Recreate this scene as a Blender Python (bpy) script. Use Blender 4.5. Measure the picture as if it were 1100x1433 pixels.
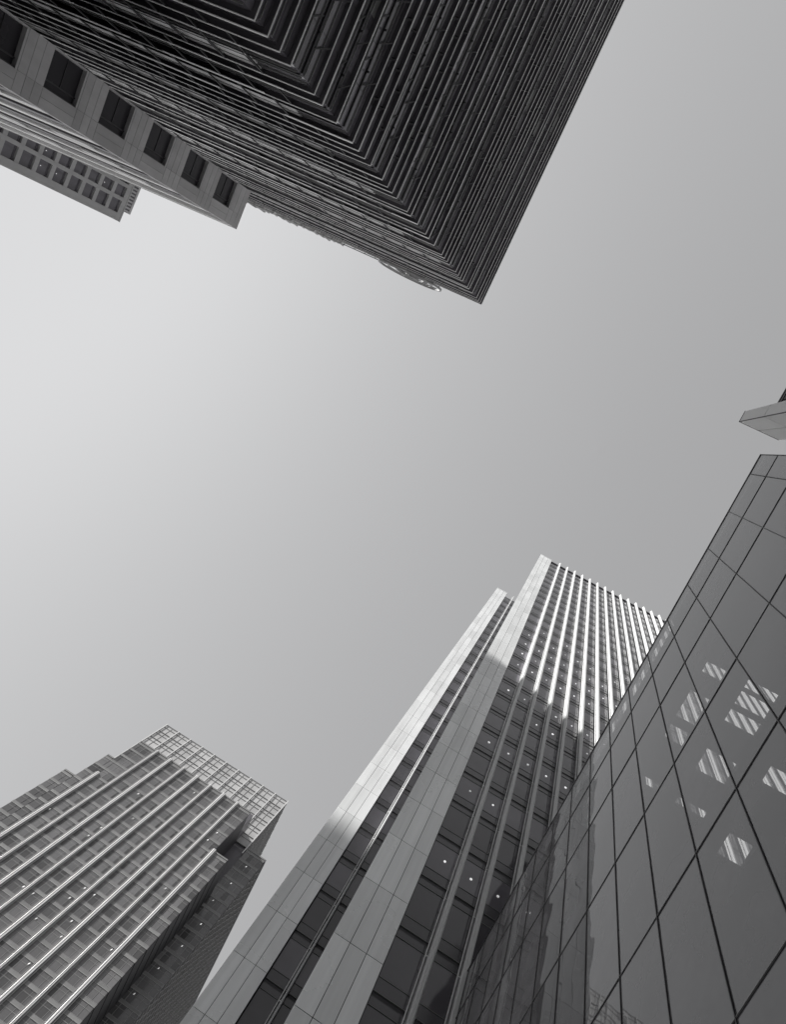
import bpy, bmesh, math, random
from math import radians as R, sin, cos, pi
random.seed(7)
C = bpy.context.scene
for o in list(bpy.data.objects): bpy.data.objects.remove(o)
EYE = 1.6

# ------------------------------------------------------------------ camera
# looking almost straight up; world axes follow the street grid
from mathutils import Vector, Matrix
def cam_axes(f=1085., zp=(837., 630.), rot=R(26.5)):
    z = Vector(((zp[0]-550)/f, -(zp[1]-716.5)/f, 1.0)).normalized()
    x = Vector((1, 0, 0)); x = (x - z*x.dot(z)).normalized()
    y = -(z.cross(x)); y = -y if False else y
    # z.cross(x) is taken in the (right, up, forward) triple, which is left handed
    X = cos(rot)*x + sin(rot)*y; Y = -sin(rot)*x + cos(rot)*y
    return X, Y, z
AX, AY, AZ = cam_axes()
cd = bpy.data.cameras.new('camera'); cam = bpy.data.objects.new('camera', cd)
C.collection.objects.link(cam); C.camera = cam
cd.sensor_fit = 'VERTICAL'; cd.sensor_height = 36.0; cd.sensor_width = 36.0
cd.lens = 1085/1433*36.0; cd.clip_start = 0.05; cd.clip_end = 5000
r = Vector((AX[0], AY[0], AZ[0])); u = Vector((AX[1], AY[1], AZ[1])); w = Vector((AX[2], AY[2], AZ[2]))
M = Matrix.Identity(4)
for i in range(3):
    M[i][0] = r[i]; M[i][1] = u[i]; M[i][2] = -w[i]
M[2][3] = EYE
cam.matrix_world = M

# ------------------------------------------------------------------ sky, sun, exposure
SUN = Vector((-1.0, -0.345, 0.79)).normalized()           # towards the sun
SUN_EL = math.asin(SUN.z); SUN_ROT = math.atan2(SUN.x, SUN.y)
W = bpy.data.worlds.new('World'); C.world = W; W.use_nodes = True
nt = W.node_tree; nt.nodes.clear()
def N(t, kind, **kw):
    n = t.nodes.new(kind)
    for k, v in kw.items(): setattr(n, k, v)
    return n
sky = N(nt, 'ShaderNodeTexSky', sky_type='NISHITA')
sky.sun_disc = False; sky.sun_elevation = SUN_EL; sky.sun_rotation = SUN_ROT + R(14)
sky.air_density = 1.6; sky.dust_density = 3.0; sky.ozone_density = 1.0
bw = N(nt, 'ShaderNodeRGBToBW'); tint = N(nt, 'ShaderNodeMix', data_type='RGBA', blend_type='MULTIPLY')
tint.inputs[0].default_value = 1.0; tint.inputs[7].default_value = (0.984, 0.986, 1.0, 1)
bg = N(nt, 'ShaderNodeBackground'); bg.inputs[1].default_value = 0.10
wo = N(nt, 'ShaderNodeOutputWorld')
pw = N(nt, 'ShaderNodeMath', operation='POWER'); pw.inputs[1].default_value = 0.60      # thin high haze evens the sky out
km = N(nt, 'ShaderNodeMath', operation='MULTIPLY'); km.inputs[1].default_value = 1.43
nt.links.new(sky.outputs[0], bw.inputs[0]); nt.links.new(bw.outputs[0], pw.inputs[0]); nt.links.new(pw.outputs[0], km.inputs[0])
sm = N(nt, 'ShaderNodeMath', operation='SMOOTH_MIN'); sm.inputs[1].default_value = 3.65; sm.inputs[2].default_value = 2.6   # veil round the sun levels off
nt.links.new(km.outputs[0], sm.inputs[0]); nt.links.new(sm.outputs[0], tint.inputs[6])
nt.links.new(tint.outputs[2], bg.inputs[0]); nt.links.new(bg.outputs[0], wo.inputs[0])
sl = bpy.data.lights.new('sun', 'SUN'); so = bpy.data.objects.new('sun', sl); C.collection.objects.link(so)
sl.energy = 4.8; sl.angle = R(0.45); sl.color = (1.0, 0.985, 0.965)
so.rotation_euler = SUN.to_track_quat('Z', 'Y').to_euler(); so.location = (0, 0, 300)
C.view_settings.view_transform = 'Standard'; C.view_settings.look = 'None'
C.view_settings.exposure = 1.0; C.view_settings.gamma = 1.0
C.render.engine = 'CYCLES'
C.cycles.max_bounces = 8; C.cycles.transparent_max_bounces = 16

# ------------------------------------------------------------------ helpers
class MB:
    """collects faces and links them as ONE mesh object"""
    def __init__(s): s.v = []; s.f = []; s.m = []; s.sm = []
    def quad(s, a, b, c, d, m=0):
        i = len(s.v); s.v += [a, b, c, d]; s.f.append((i, i+1, i+2, i+3)); s.m.append(m); s.sm.append(False)
    def box(s, x0, x1, y0, y1, z0, z1, m=0):
        if x1 < x0: x0, x1 = x1, x0
        if y1 < y0: y0, y1 = y1, y0
        i = len(s.v)
        s.v += [(x0,y0,z0),(x1,y0,z0),(x1,y1,z0),(x0,y1,z0),(x0,y0,z1),(x1,y0,z1),(x1,y1,z1),(x0,y1,z1)]
        for q in ((0,3,2,1),(4,5,6,7),(0,1,5,4),(1,2,6,5),(2,3,7,6),(3,0,4,7)):
            s.f.append(tuple(i+k for k in q)); s.m.append(m); s.sm.append(False)
    def prism(s, poly, z0, z1, m=0, smooth=False):
        n = len(poly); i = len(s.v)
        s.v += [(x, y, z0) for x, y in poly] + [(x, y, z1) for x, y in poly]
        for k in range(n):
            j = (k+1) % n
            s.f.append((i+k, i+j, i+n+j, i+n+k)); s.m.append(m); s.sm.append(smooth)
        s.f.append(tuple(i+k for k in reversed(range(n)))); s.m.append(m); s.sm.append(False)
        s.f.append(tuple(i+n+k for k in range(n))); s.m.append(m); s.sm.append(False)
    def bar(s, a, b, t, m=0):
        a = Vector(a); b = Vector(b); d = (b-a).normalized()
        h = Vector((0, 0, 1)) if abs(d.z) < .9 else Vector((1, 0, 0))
        p = d.cross(h).normalized()*t/2; q = d.cross(p).normalized()*t/2
        i = len(s.v)
        for e in (a, b): s.v += [tuple(e+p+q), tuple(e-p+q), tuple(e-p-q), tuple(e+p-q)]
        for f in ((0,1,2,3),(7,6,5,4),(0,4,5,1),(1,5,6,2),(2,6,7,3),(3,7,4,0)):
            s.f.append(tuple(i+k for k in f)); s.m.append(m); s.sm.append(False)
    def disc(s, c, rad, ax, depth, m=0, n=10):
        """short round drum; ax = 'x','y','z' axis"""
        i = len(s.v)
        for e in (-depth/2, depth/2):
            for k in range(n):
                a = 2*pi*k/n; p, q = rad*cos(a), rad*sin(a)
                off = {'x': (e, p, q), 'y': (p, e, q), 'z': (p, q, e)}[ax]
                s.v.append((c[0]+off[0], c[1]+off[1], c[2]+off[2]))
        for k in range(n):
            j = (k+1) % n; s.f.append((i+k, i+j, i+n+j, i+n+k)); s.m.append(m); s.sm.append(True)
        s.f.append(tuple(i+k for k in range(n))); s.m.append(m); s.sm.append(False)
        s.f.append(tuple(i+n+k for k in range(n))); s.m.append(m); s.sm.append(False)
    def build(s, name, mats, parent=None, kind=None, recalc=True):
        me = bpy.data.meshes.new(name); me.from_pydata(s.v, [], s.f)
        for mm in mats: me.materials.append(mm)
        me.polygons.foreach_set('material_index', s.m); me.polygons.foreach_set('use_smooth', s.sm)
        if recalc:
            bm = bmesh.new(); bm.from_mesh(me); bmesh.ops.recalc_face_normals(bm, faces=bm.faces); bm.to_mesh(me); bm.free()
        me.update()
        o = bpy.data.objects.new(name, me); C.collection.objects.link(o)
        if parent: o.parent = parent
        if kind: o['kind'] = kind
        return o
def thing(name, label, cat, loc, yaw=0.0, group=None):
    o = bpy.data.objects.new(name, None); C.collection.objects.link(o)
    o.location = loc; o.rotation_euler = (0, 0, R(yaw)); o['label'] = label; o['category'] = cat
    if group: o['group'] = group
    return o

# ------------------------------------------------------------------ materials (monochrome place: all greys)
def mat(name, col, rough=0.6, spec=0.5, metal=0.0, vary=0.10, noise=0.10, nscale=0.35, streak=0.0, bump=0.0, bscale=0.3, ior=1.5, coat=0):
    m = bpy.data.materials.new(name); m.use_nodes = True
    t = m.node_tree; b = t.nodes['Principled BSDF']
    b.inputs['Roughness'].default_value = rough; b.inputs['Metallic'].default_value = metal
    b.inputs['Specular IOR Level'].default_value = spec; b.inputs['IOR'].default_value = ior
    tc = N(t, 'ShaderNodeTexCoord'); geo = N(t, 'ShaderNodeNewGeometry')
    n1 = N(t, 'ShaderNodeTexNoise'); n1.inputs['Scale'].default_value = nscale; n1.inputs['Detail'].default_value = 6
    t.links.new(tc.outputs['Object'], n1.inputs['Vector'])
    mp = N(t, 'ShaderNodeMapping'); mp.inputs['Scale'].default_value = (2.2, 2.2, 0.06)
    n2 = N(t, 'ShaderNodeTexNoise'); n2.inputs['Scale'].default_value = 1.0; n2.inputs['Detail'].default_value = 5
    t.links.new(tc.outputs['Object'], mp.inputs[0]); t.links.new(mp.outputs[0], n2.inputs['Vector'])
    def lin(sock, amp):                                    # 0..1 -> 1-amp..1+amp
        r_ = N(t, 'ShaderNodeMapRange'); r_.inputs[3].default_value = 1-amp; r_.inputs[4].default_value = 1+amp
        t.links.new(sock, r_.inputs[0]); return r_.outputs[0]
    def mul(a, c):
        q = N(t, 'ShaderNodeMath', operation='MULTIPLY'); t.links.new(a, q.inputs[0]); t.links.new(c, q.inputs[1]); return q.outputs[0]
    f = mul(lin(n1.outputs[0], noise*2), lin(geo.outputs['Random Per Island'], vary))
    if streak: f = mul(f, lin(n2.outputs[0], streak*2))
    vm = N(t, 'ShaderNodeVectorMath', operation='SCALE'); vm.inputs[0].default_value = col
    t.links.new(f, vm.inputs['Scale']); t.links.new(vm.outputs[0], b.inputs['Base Color'])
    rr = N(t, 'ShaderNodeMath', operation='MULTIPLY'); rr.inputs[1].default_value = rough
    t.links.new(lin(n1.outputs[0], 0.35), rr.inputs[0]); t.links.new(rr.outputs[0], b.inputs['Roughness'])
    if bump:
        n3 = N(t, 'ShaderNodeTexNoise'); n3.inputs['Scale'].default_value = bscale; n3.inputs['Detail'].default_value = 1.5
        t.links.new(tc.outputs['Object'], n3.inputs['Vector'])
        bp = N(t, 'ShaderNodeBump'); bp.inputs['Strength'].default_value = 1.0; bp.inputs['Distance'].default_value = bump
        t.links.new(n3.outputs[0], bp.inputs['Height']); t.links.new(bp.outputs[0], b.inputs['Normal'])
    return m
def g(v, tint=(1, 1, 1)): return (v*tint[0], v*tint[1], v*tint[2])
COOL = (0.985, 1.0, 1.0); VIO = (1.0, 0.955, 1.07)
m_panel   = mat('grey_metal_panel', g(.84, COOL), .28, .2, metal=.25, vary=.09, noise=.06, nscale=.25, streak=.10)
m_joint   = mat('dark_joint', g(.055, VIO), .8)
m_glass   = mat('dark_window_glass', g(.14, VIO), .04, .5, vary=.42, noise=.2, bump=.012, bscale=.35)
m_black   = mat('black_metal', g(.04, VIO), .5, .4)
m_frame   = mat('dark_grey_frame', g(.09, VIO), .4, .5)
m_span    = mat('spandrel_glass', g(.07, VIO), .12, .5, vary=.15, bump=.01, bscale=.4)
m_white   = mat('pale_metal_fin', g(.62, COOL), .38, .5, vary=.03, noise=.04, streak=.04)
m_nose    = mat('pale_ledge_edge', g(.80), .35, .5, vary=.15, noise=.12, nscale=.8)
m_ledge   = mat('dark_ledge', g(.075, VIO), .6, .3, vary=.2)
m_rod     = mat('black_rod', g(.02, VIO), .5, .4)
m_stone   = mat('grey_stone_panel', g(.50, (1, .99, 1.0)), .55, .4, vary=.10, noise=.10, nscale=.5, streak=.06)
m_pale    = mat('pale_cladding', g(.78), .5, .4, vary=.12, noise=.08, nscale=.5, streak=.06)
m_grid    = mat('grid_stone', g(.46), .6, .4, vary=.06, noise=.08, nscale=.4, streak=.08)
m_steel   = mat('brushed_steel_facade', g(.17), .35, .4, vary=.12, noise=.12, nscale=.3, streak=.08)
m_steelb  = mat('pale_steel_band', g(.22), .34, .5, vary=.12, noise=.10, nscale=.5)
m_steelg  = mat('grey_tower_glass', g(.10, (1, .99, 1.01)), .12, .5, vary=.5, noise=.2, nscale=.2, bump=.01, bscale=.4)
m_screen  = mat('pale_roof_screen', g(.36), .4, .5, vary=.10, noise=.14, nscale=.15)
m_rib     = mat('bright_steel_rib', g(.52), .34, .5, vary=.05, noise=.06)
m_pylon   = mat('light_grey_cladding', g(.56), .5, .4, vary=.05, noise=.06, nscale=.3)
m_deep    = mat('deep_window_glass', g(.045, VIO), .25, .2, vary=.2)
m_matte   = mat('matte_black', g(.012, VIO), .95, .02)
m_ground  = mat('paving', g(.34), .8, .3, vary=.0, noise=.2, nscale=.2)
def emat(name, v, s):
    m = bpy.data.materials.new(name); m.use_nodes = True; b = m.node_tree.nodes['Principled BSDF']
    b.inputs['Base Color'].default_value = (.8, .8, .8, 1)
    b.inputs['Emission Color'].default_value = (v, v, v, 1); b.inputs['Emission Strength'].default_value = s; return m
m_lamp = emat('lit_lamp', 1.0, 0.42); m_lamps = [emat('lit_ceiling_lamp', 1.0, e) for e in (.2, .32, .42, .5)]
def pane_mat():
    m = bpy.data.materials.new('tinted_curtain_wall_glass'); m.use_nodes = True; t = m.node_tree; t.nodes.clear()
    out = N(t, 'ShaderNodeOutputMaterial'); mix = N(t, 'ShaderNodeMixShader')
    tr = N(t, 'ShaderNodeBsdfTransparent'); tr.inputs[0].default_value = (.35, .35, .355, 1)
    gl = N(t, 'ShaderNodeBsdfGlossy'); gl.inputs['Color'].default_value = (.97, .98, .98, 1); gl.inputs['Roughness'].default_value = .012
    fr = N(t, 'ShaderNodeFresnel'); fr.inputs[0].default_value = 1.56
    tc = N(t, 'ShaderNodeTexCoord'); n = N(t, 'ShaderNodeTexNoise'); n.inputs['Scale'].default_value = .55; n.inputs['Detail'].default_value = 1
    bp = N(t, 'ShaderNodeBump'); bp.inputs['Distance'].default_value = .010; bp.inputs['Strength'].default_value = 1
    t.links.new(tc.outputs['Object'], n.inputs['Vector']); t.links.new(n.outputs[0], bp.inputs['Height'])
    t.links.new(bp.outputs[0], gl.inputs['Normal'])
    t.links.new(fr.outputs[0], mix.inputs[0]); t.links.new(tr.outputs[0], mix.inputs[1]); t.links.new(gl.outputs[0], mix.inputs[2])
    df = N(t, 'ShaderNodeBsdfDiffuse'); df.inputs[0].default_value = (.60, .59, .61, 1)          # film of dust on the panes
    n4 = N(t, 'ShaderNodeTexNoise'); n4.inputs['Scale'].default_value = .8; n4.inputs['Detail'].default_value = 6
    mr = N(t, 'ShaderNodeMapRange'); mr.inputs[3].default_value = .10; mr.inputs[4].default_value = .30
    t.links.new(tc.outputs['Object'], n4.inputs['Vector']); oi = N(t, 'ShaderNodeObjectInfo'); ad = N(t, 'ShaderNodeMath', operation='MULTIPLY_ADD'); ad.inputs[1].default_value = .5
    t.links.new(oi.outputs['Random'], ad.inputs[0]); t.links.new(n4.outputs[0], ad.inputs[2])
    sb = N(t, 'ShaderNodeMath', operation='SUBTRACT'); sb.inputs[1].default_value = .2; t.links.new(ad.outputs[0], sb.inputs[0])
    t.links.new(sb.outputs[0], mr.inputs[0])
    mx2 = N(t, 'ShaderNodeMixShader'); t.links.new(mr.outputs[0], mx2.inputs[0]); t.links.new(mix.outputs[0], mx2.inputs[1]); t.links.new(df.outputs[0], mx2.inputs[2])
    t.links.new(mx2.outputs[0], out.inputs[0]); return m
m_pane = pane_mat()

# ------------------------------------------------------------------ ground
b = MB(); b.quad((-1500, -1500, 0), (1500, -1500, 0), (1500, 1500, 0), (-1500, 1500, 0))
b.build('ground', [m_ground], kind='structure')

# ------------------------------------------------------------------ the slab tower with white fins (lower middle)
F = 4.2
def finned_tower():
    t = thing('office_tower', 'slab tower with two broad pale piers and thin white vertical fins, sunlit at top', 'skyscraper', (0, 21.5, 0))
    Y = lambda y: y-21.5
    H = 144.3+EYE
    b = MB()
    b.box(2.1, 60, Y(22.3), Y(60), 0, H-.6, 0); b.box(-4.3, 2.1, Y(31.9), Y(60), 0, H-.8, 0)
    b.build('core_wall', [m_joint], t)
    def pier(x0, x1, y0, depth, off, top):
        b = MB(); b.box(x0+.02, x1-.02, Y(y0+.07), Y(y0+depth), 0, top-.05, 1)
        n = 3; wd = (x1-x0)/n; z = off-F+EYE
        while z < top:
            za, zb = max(0, z+.018), min(top, z+F-.018)
            if zb > za+.05:
                for k in range(n):
                    b.box(x0+k*wd+(.014 if k else 0), x0+(k+1)*wd-(.014 if k < n-1 else 0), Y(y0), Y(y0+.065), za, zb, 0)
                b.box(x0, x0+.06, Y(y0+.07), Y(y0+depth), za, zb, 2); b.box(x1-.06, x1, Y(y0+.07), Y(y0+depth), za, zb, 2)
            z += F
        b.box(x0-.03, x1+.03, Y(y0-.03), Y(y0+depth), top, top+.18, 0)
        return b.build('clad_pier', [m_panel, m_joint, m_frame], t)
    pier(-.22, 2.04, 21.5, 10.2, 2.7, H-.1); pier(-4.38, -2.3, 31.05, 9, 1.3, H+.3)
    def strip(x0, x1, yg, top):
        """one bay: a window and a spandrel for every floor"""
        b = MB()
        b.quad((x0, Y(yg), 0), (x1, Y(yg), 0), (x1, Y(yg), top), (x0, Y(yg), top), 3)
        z = EYE+1.6-F
        while z < top-.3:
            zs = max(z, 0)
            q = lambda a, c, d, m: b.box(x0+.01, x1-.01, Y(yg-d), Y(yg-.004), min(max(a, 0), top), min(max(c, 0.01), top), m)
            q(z-.13, z+.13, .02, 3)                       # black slot at the slab
            q(z+.13, z+.17, .06, 4); q(z+.17, z+.95, .035, 2); q(z+.95, z+.985, .055, 4)      # transom, spandrel, transom
            q(z+.985, z+F-.62, .03, 0); q(z+F-.62, z+F-.585, .055, 4); q(z+F-.585, z+F-.13, .035, 2)
            z += F
        return b.build('window_strip', [m_glass, m_frame, m_span, m_black, m_steel], t)
    xs = [3.73+1.507*i for i in range(38)]
    ed = [2.1]+xs
    for i in range(len(xs)): strip(ed[i], ed[i+1], 21.95, H-.3)
    strip(-2.28, -.9, 31.75, H-.2); strip(-.9, .3, 31.75, H-.2)
    def fin(x, y0, wid, dep, top):
        b = MB()
        p = [(x-wid/2, Y(y0+dep)), (x-wid/2, Y(y0+.1)), (x-wid*.25, Y(y0)), (x+wid*.25, Y(y0)), (x+wid/2, Y(y0+.1)), (x+wid/2, Y(y0+dep))]
        b.prism(p, 0, top-.35, 0)
        i = len(b.v)                                       # raked tip
        b.box(x-wid*.3, x+wid*.3, Y(y0+.12), Y(y0+dep), top-.35, top, 0)
        # side rail held off the fin by small clips
        b.box(x-wid/2-.13, x-wid/2-.09, Y(y0+.18), Y(y0+.26), 0, top-.6, 1)
        z = 2.0
        while z < top-1: b.box(x-wid/2-.09, x-wid/2, Y(y0+.19), Y(y0+.25), z, z+.05, 1); z += F
        return b.build('fin', [m_white, m_nose, m_frame], t)
    for x in xs: fin(x, 21.30, .27, .64, H+1.0)
    fin(-.92, 30.95, .13, .78, H+.6)
    b = MB(); b.box(2.1, xs[-1], Y(21.75), Y(22.4), H-.3, H+.1, 0); b.build('parapet', [m_frame], t)
    for n in (21, 20, 19, 18, 17, 15, 14, 12, 10, 8, 5):
        for i in range(11):
            p = .95 if n in (15, 12, 18, 17, 19) else .75
            if n in (14,): p = .75 if i < 4 else .3
            if n in (8,): p = .35
            if n == 5: p = 1 if i == 0 else 0
            if n == 21: p = .3
            if random.random() > p: continue
            xc = (ed[i]+ed[i+1])/2+.02; z = EYE+F*n+3.75
            b = MB(); b.disc((xc+random.uniform(-.04, .04), Y(21.90), z+random.uniform(-.08, .08)), random.choice((.06, .07, .085)), 'y', .06); b.build('round_lamp', [random.choice(m_lamps)], t)
finned_tower()

# ------------------------------------------------------------------ the low glass building at the right
def glass_building():
    t = thing('glass_building', 'low building behind a dark mirror glass curtain wall of large panes', 'office building', (5.15, 6.0, 0), -0.45)
    X = lambda x: x-5.15
    Y = lambda y: y-6.0
    zs = [0]+[v+EYE for v in (2.0, 6.4, 10.75, 15.2, 19.6, 24.1, 27.4, 30.15)]
    ys = [-2.37, -1.6]+[-1.6+1.515*k for k in range(1, 16)]+[21.38]
    rnd = random.Random(3)
    for j in range(len(ys)-1):
        for k in range(1, len(zs)-1):
            y0, y1, z0, z1 = ys[j]+.012, ys[j+1]-.012, zs[k]+.012, zs[k+1]-.012
            b = MB(); nu, nv = 6, 10; tx, tz, bul = rnd.gauss(0, .0009), rnd.gauss(0, .0009), rnd.uniform(.000, .006)
            for a in range(nv+1):
                for c in range(nu+1):
                    U, V = c/nu, a/nv
                    d = bul*16*U*(1-U)*V*(1-V)/4*4 + tx*(U-.5)*(y1-y0) + tz*(V-.5)*(z1-z0)
                    b.v.append((X(5.15)+.03-d, Y(y0+(y1-y0)*U), z0+(z1-z0)*V))
            for a in range(nv):
                for c in range(nu):
                    i = a*(nu+1)+c; b.f.append((i, i+nu+1, i+nu+2, i+1)); b.m.append(0); b.sm.append(True)
            b.build('pane', [m_pane], t, recalc=False)
    for y in ys:
        b = MB(); b.box(X(5.156), X(5.30), Y(y-.010), Y(y+.010), 0, zs[-1], 0); b.build('mullion', [m_rod], t)
    for k, z in enumerate(zs[1:-1]):
        b = MB()
        for j in range(len(ys)-1):
            y0, y1 = ys[j]+.015, ys[j+1]-.015
            b.box(X(5.166), X(5.28), Y(y0), Y(y1), z-.018, z-.006, 0); b.box(X(5.160), X(5.28), Y(y0), Y(y1), z+.006, z+.020, 2)
            b.box(X(5.17), X(5.28), Y(y0), Y(y1), z-.006, z+.006, 0)
        b.build('transom', [m_black, m_frame, m_steel], t)
    b = MB(); b.box(X(5.155), X(5.32), Y(-2.39), Y(21.4), zs[-1]-.01, zs[-1]+.05, 0)
    b.build('roof_edge', [m_black], t)
    b = MB(); b.box(X(5.325), X(5.36), Y(-2.31), Y(4.4), zs[-1]-1.6, zs[-1]-.03, 0); b.build('upstand', [m_joint], t)
    # roof deck with rows of open rooflights along the street side
    top = zs[-1]; zc0, zc1 = top-1.2, top-.9
    b = MB()
    opens = [(6.85, 7.62, ((4.95, 5.4), (6.15, 7.3), (7.6, 8.2), (9.8, 10.15))),
             (8.32, 9.5, ((4.85, 5.2), (5.32, 5.88), (6.06, 6.6), (7.75, 8.7), (9.85, 10.2))), (10.4, 11.4, ((7.2, 7.95), (10.1, 11.1)))]
    x = 5.32
    for a, c, cells in opens:
        b.box(X(x), X(a), Y(-2.3), Y(21.3), zc0, zc1, 0); x = c; y = -2.3
        for p, q in cells: b.box(X(a), X(c), Y(y), Y(p), zc0, zc1, 0); y = q
        b.box(X(a), X(c), Y(y), Y(21.3), zc0, zc1, 0)
    b.box(X(x), X(26), Y(-2.3), Y(21.3), zc0, zc1, 0)
    b.build('roof_deck', [m_joint], t)
    b = MB(); b.box(X(5.33), X(26), Y(-2.385), Y(-2.33), 0, top, 0); b.box(X(26), X(26.3), Y(-2.32), Y(21.4), 0, top, 0)
    b.build('end_wall', [m_frame], t)
    b = MB()
    for z in zs[2:-1]: b.box(X(14.5), X(25.9), Y(-2.2), Y(21.2), z-.45, z-.1, 0)
    b.box(X(14.2), X(14.45), Y(-2.2), Y(21.2), 0, zc0-.01, 0)
    b.build('inner_wall', [m_joint], t)
glass_building()

# ------------------------------------------------------------------ the dark ledged tower (top of the picture)
def ledged_tower():
    H = 125+EYE; x0, y0 = -.2131*125, -.0990*125
    t = thing('office_tower', 'dark tower ringed by close horizontal ledges with thin bright edges', 'skyscraper', (x0, y0, 0), -0.75)
    LX, LY = -80.0, -72.0; D = 0.36
    b = MB(); b.box(LX, -D-.06, LY, -D-.06, 0, H-.25, 0); b.build('core_wall', [m_joint], t)
    # window bands, one glass skin per facade
    def skin(face):
        b = MB(); L = LY if face == 'x' else LX
        z = 0
        while z < H-.4:
            n = int(-L/3.0); za, zb = z+.03, min(z+1.37, H-.3)
            for k in range(n):
                a, c = -D-k*3.0-.02, -D-(k+1)*3.0+.02
                if face == 'x': b.quad((-D-.03, a, za), (-D-.03, c, za), (-D-.03, c, zb), (-D-.03, a, zb), 0)
                else: b.quad((a, -D-.03, za), (c, -D-.03, za), (c, -D-.03, zb), (a, -D-.03, zb), 0)
            z += 1.4
        return b.build('glazing', [m_glass], t)
    skin('x'); skin('y')
    rnd = random.Random(11)
    z = H-.3; levels = []
    pat = [1.6, 1.6, 1.6, 3.6]; i = 0
    pats = [[1.5, 1.5, 4.4], [1.6, 1.6, 1.6, 3.7], [1.4, 2.8, 4.2], [1.7, 1.7, 1.7, 4.4], [2.9, 1.45, 4.1], [2.1, 2.1, 2.1, 2.1, 4.2]]
    seq = []
    while sum(seq) < H: seq += rnd.choice(pats)
    for s in seq:
        if z < 6: break
        levels.append((z, s)); z -= s
    for idx, (z, gap) in enumerate(levels):
        b = MB(); d = D if idx % 7 != 3 else D*.8
        e = -D+d                                            # where the tip stands
        th = .07
        if idx == 0: th = .22
        b.box(-D-.03, e-.05, LY, e-.05, z-th, z, 0); b.box(LX, -D-.03, -D-.03, e-.05, z-th, z, 0)
        rb = b; nb = MB()
        nz = rnd.choice((.085, .10, .14)) if idx else .22
        y = e-.05
        while y > LY:                                       # bright edge trim, +x side in 6 m lengths
            nb.box(e-.05, e, max(LY, y-5.985), y, z-nz+.01, z+.012, 0); y -= 6.0
        x = e; sgm = rnd.choice((0, 0, .08, .22)) if idx else 0
        while x > LX:                                       # +y side in 3 m lengths, some with a deeper drip strip
            nb.box(max(LX, x-2.95), x, e-.05, e, z-nz-.03-(sgm if rnd.random() < .8 else 0), z+.012, 0); x -= 3.0
        off = rnd.uniform(0, 5); zb = z-gap; mid = z-.5*gap
        if gap > 2.5:
            yy = -1.5-off
            while yy > LY:                                  # outriggers and tension rods
                rb.bar((-D, yy, mid), (e-.1, yy, mid), .12, 1)
                rb.bar((e-.08, yy, z-.1), (-D, yy+1.0, mid), .08, 1); rb.bar((e-.08, yy, zb+.1), (-D, yy-1.0, mid), .08, 1)
                yy -= 3.0
            rb.box(-D-.03, -D+.10, LY, -D-.1, mid-.06, mid+.06, 1)
            rb.box(LX, -D-.1, -D-.03, -D+.08, mid-.06, mid+.06, 1)
            xx = -2.5-off
            while xx > LX:
                rb.bar((xx, e-.06, z-.08), (xx, e-.06, zb+.06), .09, 1)
                rb.bar((xx, e-.06, z-.1), (xx-.9, -D, mid), .08, 1); xx -= 3.0
        else:
            yy = -2.2-off
            while yy > LY:
                rb.bar((-D, yy, z-.35), (e-.04, yy, z-.35), .09, 1)
                if gap > 1.5: rb.bar((e-.08, yy, z-.05), (-D, yy+.6, z-gap), .08, 1)
                yy -= 3.0
            xx = -1.5-off
            while xx > LX: rb.bar((xx, e-.05, z-.06), (xx, e-.05, zb+.05), .09, 1); xx -= 3.0
        for q in range(1, int(gap/.75)):                    # thin rails across the glass between the ledges
            zq = z-q*gap/int(gap/.75)
            if abs(zq-mid) < .2 and gap > 2.5: continue
            nb.box(-D-.02, -D+.06, LY, -D-.1, zq-.014, zq+.014, 1); nb.box(LX, -D-.1, -D-.02, -D+.09, zq-.014, zq+.014, 1)
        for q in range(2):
            if rnd.random() < .45:                          # odd reflection glints on the panes, put in as pale boxes
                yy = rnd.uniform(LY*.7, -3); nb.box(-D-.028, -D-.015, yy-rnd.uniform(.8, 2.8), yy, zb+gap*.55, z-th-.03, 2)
        if gap > 2.5 and idx % 4 != 1:                      # sky reflections in the +y glass, painted as pale panels behind the ledge
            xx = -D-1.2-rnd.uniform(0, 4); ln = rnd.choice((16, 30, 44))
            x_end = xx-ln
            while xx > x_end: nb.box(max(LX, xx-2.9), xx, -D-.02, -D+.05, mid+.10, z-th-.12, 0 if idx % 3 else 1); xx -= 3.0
        lo = b.build('ledge', [m_ledge, m_rod], t); nb.build('edge_trim_and_glints', [m_nose, m_steelb, m_steel], lo)
    return H
TH = ledged_tower()

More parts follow.
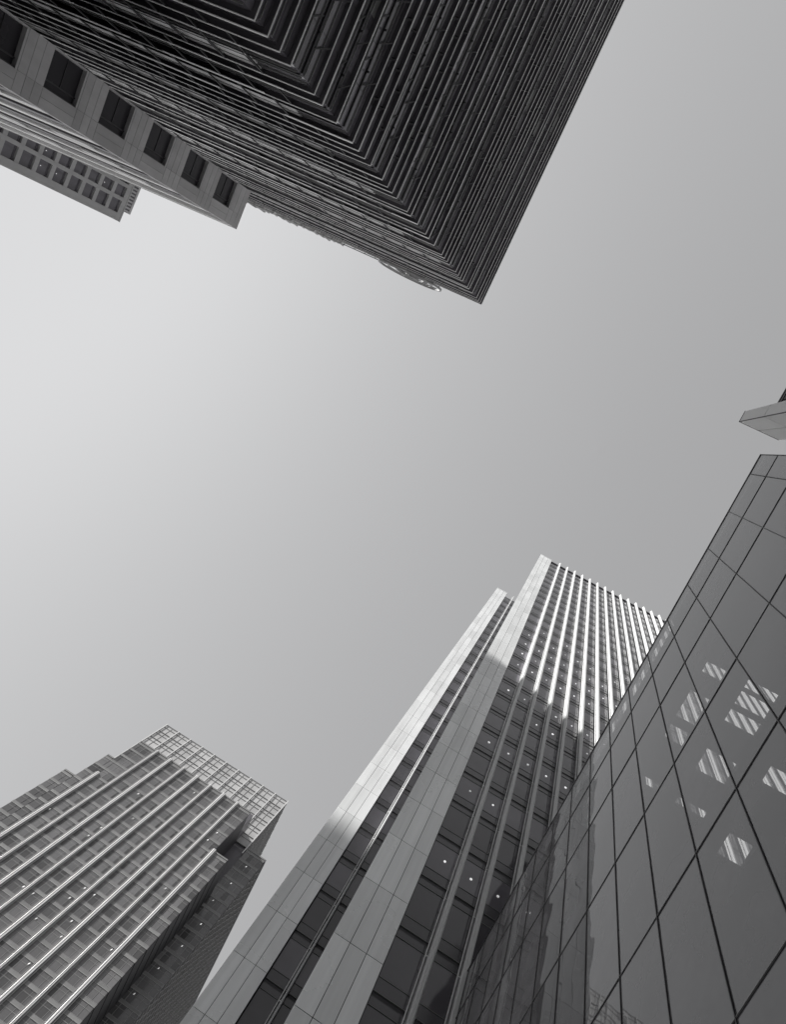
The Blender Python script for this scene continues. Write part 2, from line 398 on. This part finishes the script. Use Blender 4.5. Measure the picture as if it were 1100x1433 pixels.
def roof_sign():
    """open framework sign standing on the roof edge: an oval emblem ring and a run of strokes, unreadable from below"""
    t = thing('roof_sign', 'pale openwork sign with round emblem on the roof edge of the dark ledged tower', 'sign', (-.2131*125, -.0990*125, TH), -0.75)
    rnd = random.Random(5)
    b = MB(); cx, cz, ra = -13.6, 2.2, 5.6
    n = 40
    for k in range(n):
        a0, a1 = 2*pi*k/n, 2*pi*(k+1)/n
        for rr, th in ((ra, .30), (ra*.72, .18)):
            b.bar((cx+rr*cos(a0), .12, cz+rr*sin(a0)), (cx+rr*cos(a1), .12, cz+rr*sin(a1)), th)
    for k in range(34):
        a = rnd.uniform(0, 2*pi); q = rnd.uniform(0, ra*.66); c = rnd.uniform(0, 2*pi); l = rnd.uniform(.8, 2.2)
        p = (cx+q*cos(a), .12+rnd.uniform(-.05, .1), cz+q*sin(a)); b.bar(p, (p[0]+l*cos(c), p[1], p[2]+l*sin(c)), rnd.uniform(.12, .32))
    b.build('emblem', [m_steelb], t)
    b = MB(); x = -26.0
    while x > -47:
        hh = rnd.uniform(2.0, 4.6)*(0.7+.3*sin(x)); wd = rnd.uniform(1.0, 1.9)
        b.bar((x, .15, -.6), (x-.25, .15, hh), .3); b.bar((x-wd, .15, -.6), (x-wd+.2, .15, hh*.8), .24)
        b.bar((x, .15, hh*.5), (x-wd, .15, hh*rnd.uniform(.2, .8)), .24); b.bar((x, .15, -.4), (x-wd, .15, .1), .3)
        x -= wd+rnd.uniform(.4, .8)
    b.build('lettering', [m_screen], t)
    b = MB(); x = -8
    while x > -48: b.bar((x, -.5, -.3), (x, .0, 1.5), .1); b.bar((x, -1.2, -.25), (x, 0, 1.2), .08); x -= 2.0
    b.bar((-8, .02, 1.1), (-48, .02, 1.1), .12); b.build('support_frame', [m_rod], t)
roof_sign()

# ------------------------------------------------------------------ stone bay tower in front of it (left)
def stone_tower():
    SC = 2/3; H = (60+EYE)/SC; x0, y0 = -.5708*60, -.0539*60
    t = thing('narrow_tower', 'narrow grey stone tower with one column of deep dark windows', 'tower', (x0, y0, 0), -1.8)
    t.scale = (SC, SC, SC)
    WY = -4.75; P = 7.0
    b = MB(); b.box(-60, -.51, WY, -.35, 0, H-.1, 0); b.build('core_wall', [m_joint], t)
    wl = MB(); z = H; k = 0
    cols = [(-.02, -.40), (-.42, -.80), (-.82, -1.25)]
    # horizontal courses of stone; one window per storey set towards the inner edge
    z -= .9
    wl.box(-.5, 0, WY, -.02, z+.02, H-.01, 0)
    for hh in (1.1, 1.1):
        wl.box(-.5, 0, -1.58, -.02, z-hh+.02, z-.02, 0); wl.box(-.5, 0, WY, -1.60, z-hh+.02, z-.02, 0); z -= hh
    while z > 0:
        w0, w1 = -1.60, -4.62                                 # window from w0 to w1 in y
        h = 4.15; zt, zb = z-.02, max(z-h+.02, 0)
        wl.box(-.5, 0, -.82, -.02, zb, zt, 0); wl.box(-.5, 0, w0+.01, -.84, zb, zt, 0)          # plain panels beside it
        wl.box(-.5, 0, WY, w1-.01, zb, zt, 0)
        wl.box(-.5, .0, w1-.005, w0-.005, zt-.22, zt, 0)
        wb = MB(); wb.box(-.49, -.42, w1, w0, zb+.01, zt-.23, 0)
        wn = wb.build('window', [m_deep], t)
        fb = MB(); fb.box(-.41, -.30, w0-.72, w0-.60, zb+.012, zt-.232, 0); fb.box(-.41, -.36, w1, w0-.74, zb+2.0, zb+2.06, 0)
        fb.box(-.41, -.10, w0-.10, w0-.006, zb+.012, zt-.232, 0); fb.build('window_frame', [m_black], wn)
        z -= h
        for hh in (.95, .95, .95):
            zt, zb = z-.02, max(z-hh+.02, 0)
            if zt > .1:
                wl.box(-.5, 0, -1.58, -.02, zb, zt, 0); wl.box(-.5, 0, WY, -1.60, zb, zt, 0)
            z -= hh
        k += 1
    wl.build('wall', [m_stone], t)
    # flank with stacked pale balcony bands
    b = MB(); rnd = random.Random(9)
    b.box(-60, -.51, -.345, -.015, H-1.1, H-.02, 0)
    z = H-6.0
    while z > 3:
        b.box(-60, -.51, -.345, -.015, z-1.5, z, 0)
        b.box(-60, -.51, -.345, -.20, z-3.4, z-1.6, 1)
        x = -4.0-rnd.uniform(0, 8)
        while x > -56:
            b.box(x-4.5, x, -.19, -.03, z-3.0, z-1.52, 0); x -= 13.0
        z -= 6.8
    b.build('balcony_band', [m_pale, m_frame], t)
    b = MB(); b.box(-60, 0.02, WY, .04, H, H+.15, 0); b.build('parapet', [m_stone], t)
stone_tower()

# ------------------------------------------------------------------ grid window block and its neighbour (far left)
def grid_block():
    H = 107.4+EYE
    t = thing('office_block', 'pale stone office block with a regular grid of square dark windows, at the left edge', 'office building', (-80, .75, 0), 1.5)
    FL = 3.09
    b = MB(); b.box(-22, -.4, -19.5, -.3, 0, H-.1, 0); b.build('core_wall', [m_joint], t)
    wl = MB(); pitch = 2.05; n = 9
    wl.box(-22, 0, -.28, 0, 0, H, 0)
    z = H-1.05
    wl.box(-.4, 0, -19.5, -.30, H-1.03, H, 0)
    rows = []
    while z > 1:
        rows.append(z)
        wl.box(-.4, -.02, -19.5, -.30, z-FL+.02, z-FL+.78, 0)
        z -= FL
    edges = [-.30]
    y = -1.0
    for k in range(n+1):
        wl.box(-.41, .015, y-.42 if k else y-.1, y+.12 if k else -.30, 0, H-1.035, 0); edges.append(y); y -= pitch
    wl.build('wall', [m_grid], t)
    cnt = 0
    for z in rows[:22]:
        for k in range(4):
            ya = -1.0-pitch*k-(.42 if k else .1); yb = -1.0-pitch*(k+1)+.12
            b = MB(); b.box(-.39, -.34, yb, ya, z-FL+.79, z, 0)
            wn = b.build('window', [m_glass], t); b = MB(); cnt += 1
            b.box(-.338, -.28, (ya+yb)/2-.5, (ya+yb)/2-.44, z-FL+.8, z-.36, 0); b.box(-.338, -.28, yb, ya, z-.35, z-.30, 0)
            b.box(-.338, -.29, (ya+yb)/2+.46, (ya+yb)/2+.50, z-FL+.8, z-.36, 0); b.build('window_frame', [m_frame], wn)
    for (r_, k) in ((1, 1), (4, 0), (5, 0), (5, 1)):
        b = MB(); z = rows[r_]; yc = -1.0-pitch*(k+.5)-.1
        b.disc((-.31, yc, z-1.6), .05, 'x', .05); b.build('round_lamp', [m_lamps[1]], t)
    b = MB(); b.box(-22, .06, -19.6, .05, H, H+.25, 0); b.build('parapet', [m_grid], t)
    t = thing('office_block', 'darker ribbed block whose top edge peeps out behind the grid windowed block', 'office building', (-86, -.98, 0), 1.5)
    H2 = 117+EYE; b = MB(); b.box(-14, -.3, -17, -.05, 0, H2-.1, 0); b.build('core_wall', [m_joint], t)
    b = MB(); y = -.1
    while y > -17: b.box(-.3, 0, y-.28, y, 0, H2, 0); b.box(-.3, -.03, y-.548, y-.282, 0, H2-.02, 1); y -= .55
    b.box(-14, -.31, -.04, 0, 0, H2, 0)
    z = H2-3.2
    while z > 3: b.box(-.3, .03, -17, -.02, z-.25, z, 1); z -= 3.2
    b.box(-14, .06, -17, .03, H2, H2+.5, 0)
    b.build('wall', [m_stone, m_frame], t)
grid_block()

# ------------------------------------------------------------------ the steel tower with bright ribs (lower left)
def ribbed_tower():
    t = thing('office_tower', 'stepped steel tower striped by bright vertical ribs under a pale crown screen', 'skyscraper', (-30.3, 121, 0), 0.0)
    X = lambda x: x+30.3
    Y = lambda y: y-121
    FL = 4.0
    b = MB()
    b.box(X(-74.3), X(-71.5), Y(121.6), Y(131), 0, 152+EYE, 0); b.box(X(-71.5), X(-69.6), Y(121.6), Y(131), 0, 165+EYE, 0)
    b.box(X(-69.6), X(-34.5), Y(121.6), Y(131), 0, 177+EYE, 0); b.box(X(-34.5), X(-30.35), Y(121.6), Y(131), 0, 157+EYE, 0)
    b.box(X(-69), X(-34.6), Y(126), Y(131), 177+EYE, 184+EYE, 0)  # unseen setback tier, added to shade the top of the right shoulder
    b.box(X(-74.3), X(-25.85), Y(131.6), Y(200), 0, 177.8+EYE, 0); b.box(X(-75.2), X(-31.4), Y(131.6), Y(190), 177.8+EYE, 205.6+EYE, 0)
    b.build('core_wall', [m_frame], t)
    xs = [-72.6, -68.45]+[-64.15+4.27*k for k in range(8)]
    tops = [150, 157]+[177]*7+[157]
    ed = [(-74.3, -71.5, 152), (-71.5, -69.6, 165)]
    rnd = random.Random(2)
    def strip(x0, x1, yf, top, glaz, lit=True):
        b = MB(); top += EYE; z = (top-1.2) % FL
        b.box(X(x0), X(x1), Y(yf+.15), Y(yf+.5), 0, top-.02, 3)
        b.box(X(x0), X(x1), Y(yf-.02), Y(yf+.5), top-.02, top+.5, 1)
        n = max(1, round((x1-x0)/1.4))
        while z < top-.2:
            z1 = min(z+FL, top-.02)
            b.box(X(x0), X(x1), Y(yf-.01), Y(yf+.14), z, z+.15, 2)              # pale sill band
            b.box(X(x0), X(x1), Y(yf+.0), Y(yf+.14), z+.16, z+.85, 1)          # spandrel
            b.box(X(x0), X(x1), Y(yf-.015), Y(yf+.14), z+.85, z+.93, 2)
            if z1 > z+1.2:
                for k in range(n):
                    a = x0+(x1-x0)*k/n; c = x0+(x1-x0)*(k+1)/n
                    b.box(X(a+.05), X(c-.05), Y(yf+.05), Y(yf+.12), z+.95, z1-.03, 0)
                    if k: b.box(X(a-.04), X(a+.04), Y(yf+.015), Y(yf+.13), z+.94, z1-.01, 2 if k % 2 else 1)
                if z1 > z+3: b.box(X(x0), X(x1), Y(yf+.02), Y(yf+.048), z+3.0, z+3.08, 2)
            z += FL
        b.build('window_strip', [glaz, m_steel, m_steelb, m_frame], t)
    prev = -74.25
    cuts = [-74.25]+xs+[-30.35]
    for k in range(len(cuts)-1):
        a, c = cuts[k], cuts[k+1]; h = 177
        if k == 0: h = 152
        elif k == len(cuts)-2: h = 157
        if k == 1:
            strip(a, -71.5, 121, 152, m_steelg); strip(-71.48, -69.6, 121, 165, m_steelg); a = -69.58
        strip(a+.01, c-.01, 121, h, m_steelg)
    strip(-30.9, -25.5, 131, 178, m_steelg)
    for i, (x, tp) in enumerate(zip(xs, tops)):
        if i == 0: continue
        b = MB(); ww = .36 if i % 2 else .27; tp += EYE+.6
        b.prism([(X(x-ww), Y(121.0)), (X(x-ww), Y(120.72)), (X(x-ww+.1), Y(120.62)), (X(x-.06), Y(120.62)), (X(x-.06), Y(121.0))], 0, tp, 0)
        b.prism([(X(x+.06), Y(121.0)), (X(x+.06), Y(120.62)), (X(x+ww-.1), Y(120.62)), (X(x+ww), Y(120.72)), (X(x+ww), Y(121.0))], 0, tp, 0)
        b.box(X(x-ww-.30), X(x-ww-.16), Y(120.75), Y(121.0), 0, tp-.3, 1); b.box(X(x+ww+.16), X(x+ww+.30), Y(120.75), Y(121.0), 0, tp-.3, 1)
        b.build('rib', [m_rib, m_steelb], t)
    # flank faces of the stepped front bays
    b = MB(); z = 0.0
    b.box(X(-30.34), X(-30.3), Y(121.1), Y(130.9), 0, 157.3+EYE, 0); b.box(X(-34.5), X(-34.46), Y(121.1), Y(130.9), 157.6+EYE, 177.3+EYE, 0)
    z = (157+EYE-1.2) % FL
    while z < 157: b.box(X(-30.3), X(-30.2), Y(121.1), Y(130.9), z, z+.2, 1); z += FL
    b.build('bay_flank', [m_rod, m_rod], t)
    # louvred east flank of the main block
    b = MB(); b.box(X(-25.84), X(-25.6), Y(131.3), Y(200), 0, 177.6+EYE, 1)
    z = 2.0; k = 0
    while z < 178+EYE:
        b.box(X(-25.6), X(-25.28), Y(131.5), Y(200), z, z+.16, 2); b.box(X(-25.6), X(-25.42), Y(131.5), Y(200), z+1.1, z+1.2, 2)
        yy = 132.2+(k % 2)*.9
        while yy < 200:
            b.bar((X(-25.45), Y(yy), z+.1), (X(-25.30), Y(yy+.7), z+FL/2), .12, 0); yy += 2.1
        z += FL/2; k += 1
    b.box(X(-25.6), X(-25.2), Y(131), Y(200), 177.4+EYE, 178.4+EYE, 1)
    b.build('louvre_wall', [m_steel, m_frame, m_steel], t)
    # crown: glazed screen with ribs and rails
    z0, z1 = 178.5+EYE, 206+EYE; x0, x1 = -75.3, -31.3
    b = MB(); n = 10; m_ = 6
    for k in range(n):
        a, c = x0+(x1-x0)*k/n, x0+(x1-x0)*(k+1)/n
        for q in range(m_):
            za, zb = z0+(z1-z0)*q/m_, z0+(z1-z0)*(q+1)/m_
            b.box(X(a+.06), X(c-.06), Y(131.25), Y(131.5), za+.08, zb-.08, 0)
    b.build('crown_screen', [m_screen], t)
    b = MB()
    for q in range(m_+1):
        zq = z0+(z1-z0)*q/m_; b.box(X(x0), X(x1), Y(131.10), Y(131.22), zq-.08, zq+.08, 0)
        b.box(X(x0), X(x1), Y(131.14), Y(131.22), zq-1.7, zq-1.6, 0)
    for k in range(2*n+1):
        a = x0+(x1-x0)*k/(2*n); b.box(X(a-.05), X(a+.05), Y(131.16), Y(131.24), z0, z1, 1)
    b.build('crown_rail', [m_steelb, m_screen], t)
    for k in range(n+1):
        a = x0+(x1-x0)*k/n+.02
        b = MB(); b.box(X(a-.14), X(a+.14), Y(130.92), Y(131.04), z0-(3 if k else 0), z1+.3, 0); b.build('crown_rib', [m_rib], t)
    b = MB(); q = 0
    while q < 15:
        zq = z0+(z1-z0)*q/15; b.box(X(-31.38), X(-31.1), Y(131.6), Y(190), zq, zq+.5, 0); b.box(X(-31.38), X(-31.2), Y(131.6), Y(190), zq+.9, zq+1.05, 1); q += 1
    yy = 132
    while yy < 190: b.box(X(-31.38), X(-31.15), Y(yy), Y(yy+.14), z0, z1, 1); yy += 3
    b.build('crown_louvre', [m_steelb, m_steel], t)
    # small bright lamps behind the windows
    cnt = 0
    for k in range(46):
        i = rnd.randrange(1, len(xs)-1); x = rnd.uniform(xs[i]+.9, xs[i+1]-.9); n_ = rnd.randrange(15, 43)
        b = MB(); z = ((177+EYE-1.2) % FL)+n_*FL+3.4
        if i < 3 and z > 150: continue
        b.bar((X(x), Y(120.97), z-.2), (X(x+.12), Y(120.97), z+.25), .09); b.build('lamp', [rnd.choice(m_lamps)], t)
    for k in range(14):
        n_ = 16+k*2; z = ((178+EYE-1.2) % FL)+n_*FL+3.2; x = rnd.uniform(-30.0, -27.5)
        if z > 176: continue
        b = MB(); b.bar((X(x), Y(130.97), z-.2), (X(x+.12), Y(130.97), z+.25), .10); b.build('lamp', [rnd.choice(m_lamps)], t)
ribbed_tower()

# ------------------------------------------------------------------ right edge: clad pylon and the dark tower behind it
def pylon():
    H = 60+EYE
    t = thing('clad_pylon', 'slim light grey panelled pylon rising beyond the glass building', 'tower', (.1298*60, -.1024*60, 0), 0)
    b = MB(); LX_, LY_ = 2.92, -.82
    b.box(.05, LX_-.05, LY_+.05, -.05, 0, H-.05, 1)
    z = H; k = 0
    while z > 0:
        za, zb = max(0, z-8.4+.05), z-.05
        b.box(0, .05, LY_, -.04, za, zb, 0); b.box(LX_-.05, LX_, LY_, -.02, za, zb, 0)
        b.box(0.03, LX_/2-.03, -.05, 0, za, zb, 0); b.box(LX_/2+.03, LX_, -.05, 0, za, zb, 0)
        b.box(.05, LX_-.05, LY_, LY_+.05, za, zb, 0); z -= 8.4
    b.box(-.02, LX_+.02, LY_-.02, .02, H-.02, H+.08, 1)
    b.box(-.02, .025, -.03, .015, 0, H-.03, 1)
    b.build('cladding', [m_pylon, m_joint], t)
    H3 = 110+EYE
    t = thing('office_tower', 'black tower only just seen behind the light grey pylon at the right edge', 'skyscraper', (.1574*110, -14, 0), 0)
    b = MB(); b.box(.3, 40, -60, -.3, 0, H3-.2, 0); b.build('core_wall', [m_matte], t)
    b = MB(); z = 0
    while z < H3: b.box(0, .3, -60, -.3, z, z+.9, 0); z += 3.8
    b.box(-.05, 40, -60, 0, H3-.2, H3+.4, 0); b.build('spandrel', [m_matte], t)
    b = MB(); yy = -.3
    while yy > -60: b.box(.1, .28, yy-1.4, yy-.05, .9, H3-.25, 0); yy -= 1.5
    b.build('glazing', [m_matte], t)
    b = MB(); b.bar((1.5, -18.4, H3+.4), (1.5, -18.4, H3+1.6), .25); b.bar((2.5, -18.4, H3+1.5), (-1.2, -18.4, H3+1.5), .28); b.bar((-1.1, -19.0, H3+1.3), (-1.1, -17.8, H3+1.3), .2)
    b.build('roof_davit', [m_frame], t)
pylon()

# ------------------------------------------------------------------ unseen tower, added to cast the shade line on the finned tower
def shade_tower():
    k = 116; xc, yc, zc = 1.2-k, 21.5-.345*k, 72.0+.79*k+EYE
    t = thing('office_tower', 'unseen banded tower behind the dark ledged tower, added to cast shade on the finned tower', 'skyscraper', (xc, yc, 0), 0)
    b = MB(); b.box(-70, -.3, -70, -.3, 0, zc-.1, 0); b.build('core_wall', [m_glass], t)
    b = MB(); z = 0
    while z < zc-1: b.box(-70, 0, -70, 0, z, z+1.3, 0); z += 4.1
    b.box(-70, 0, -70, 0, zc-1.2, zc, 0); b.build('spandrel', [m_panel], t)
shade_tower()
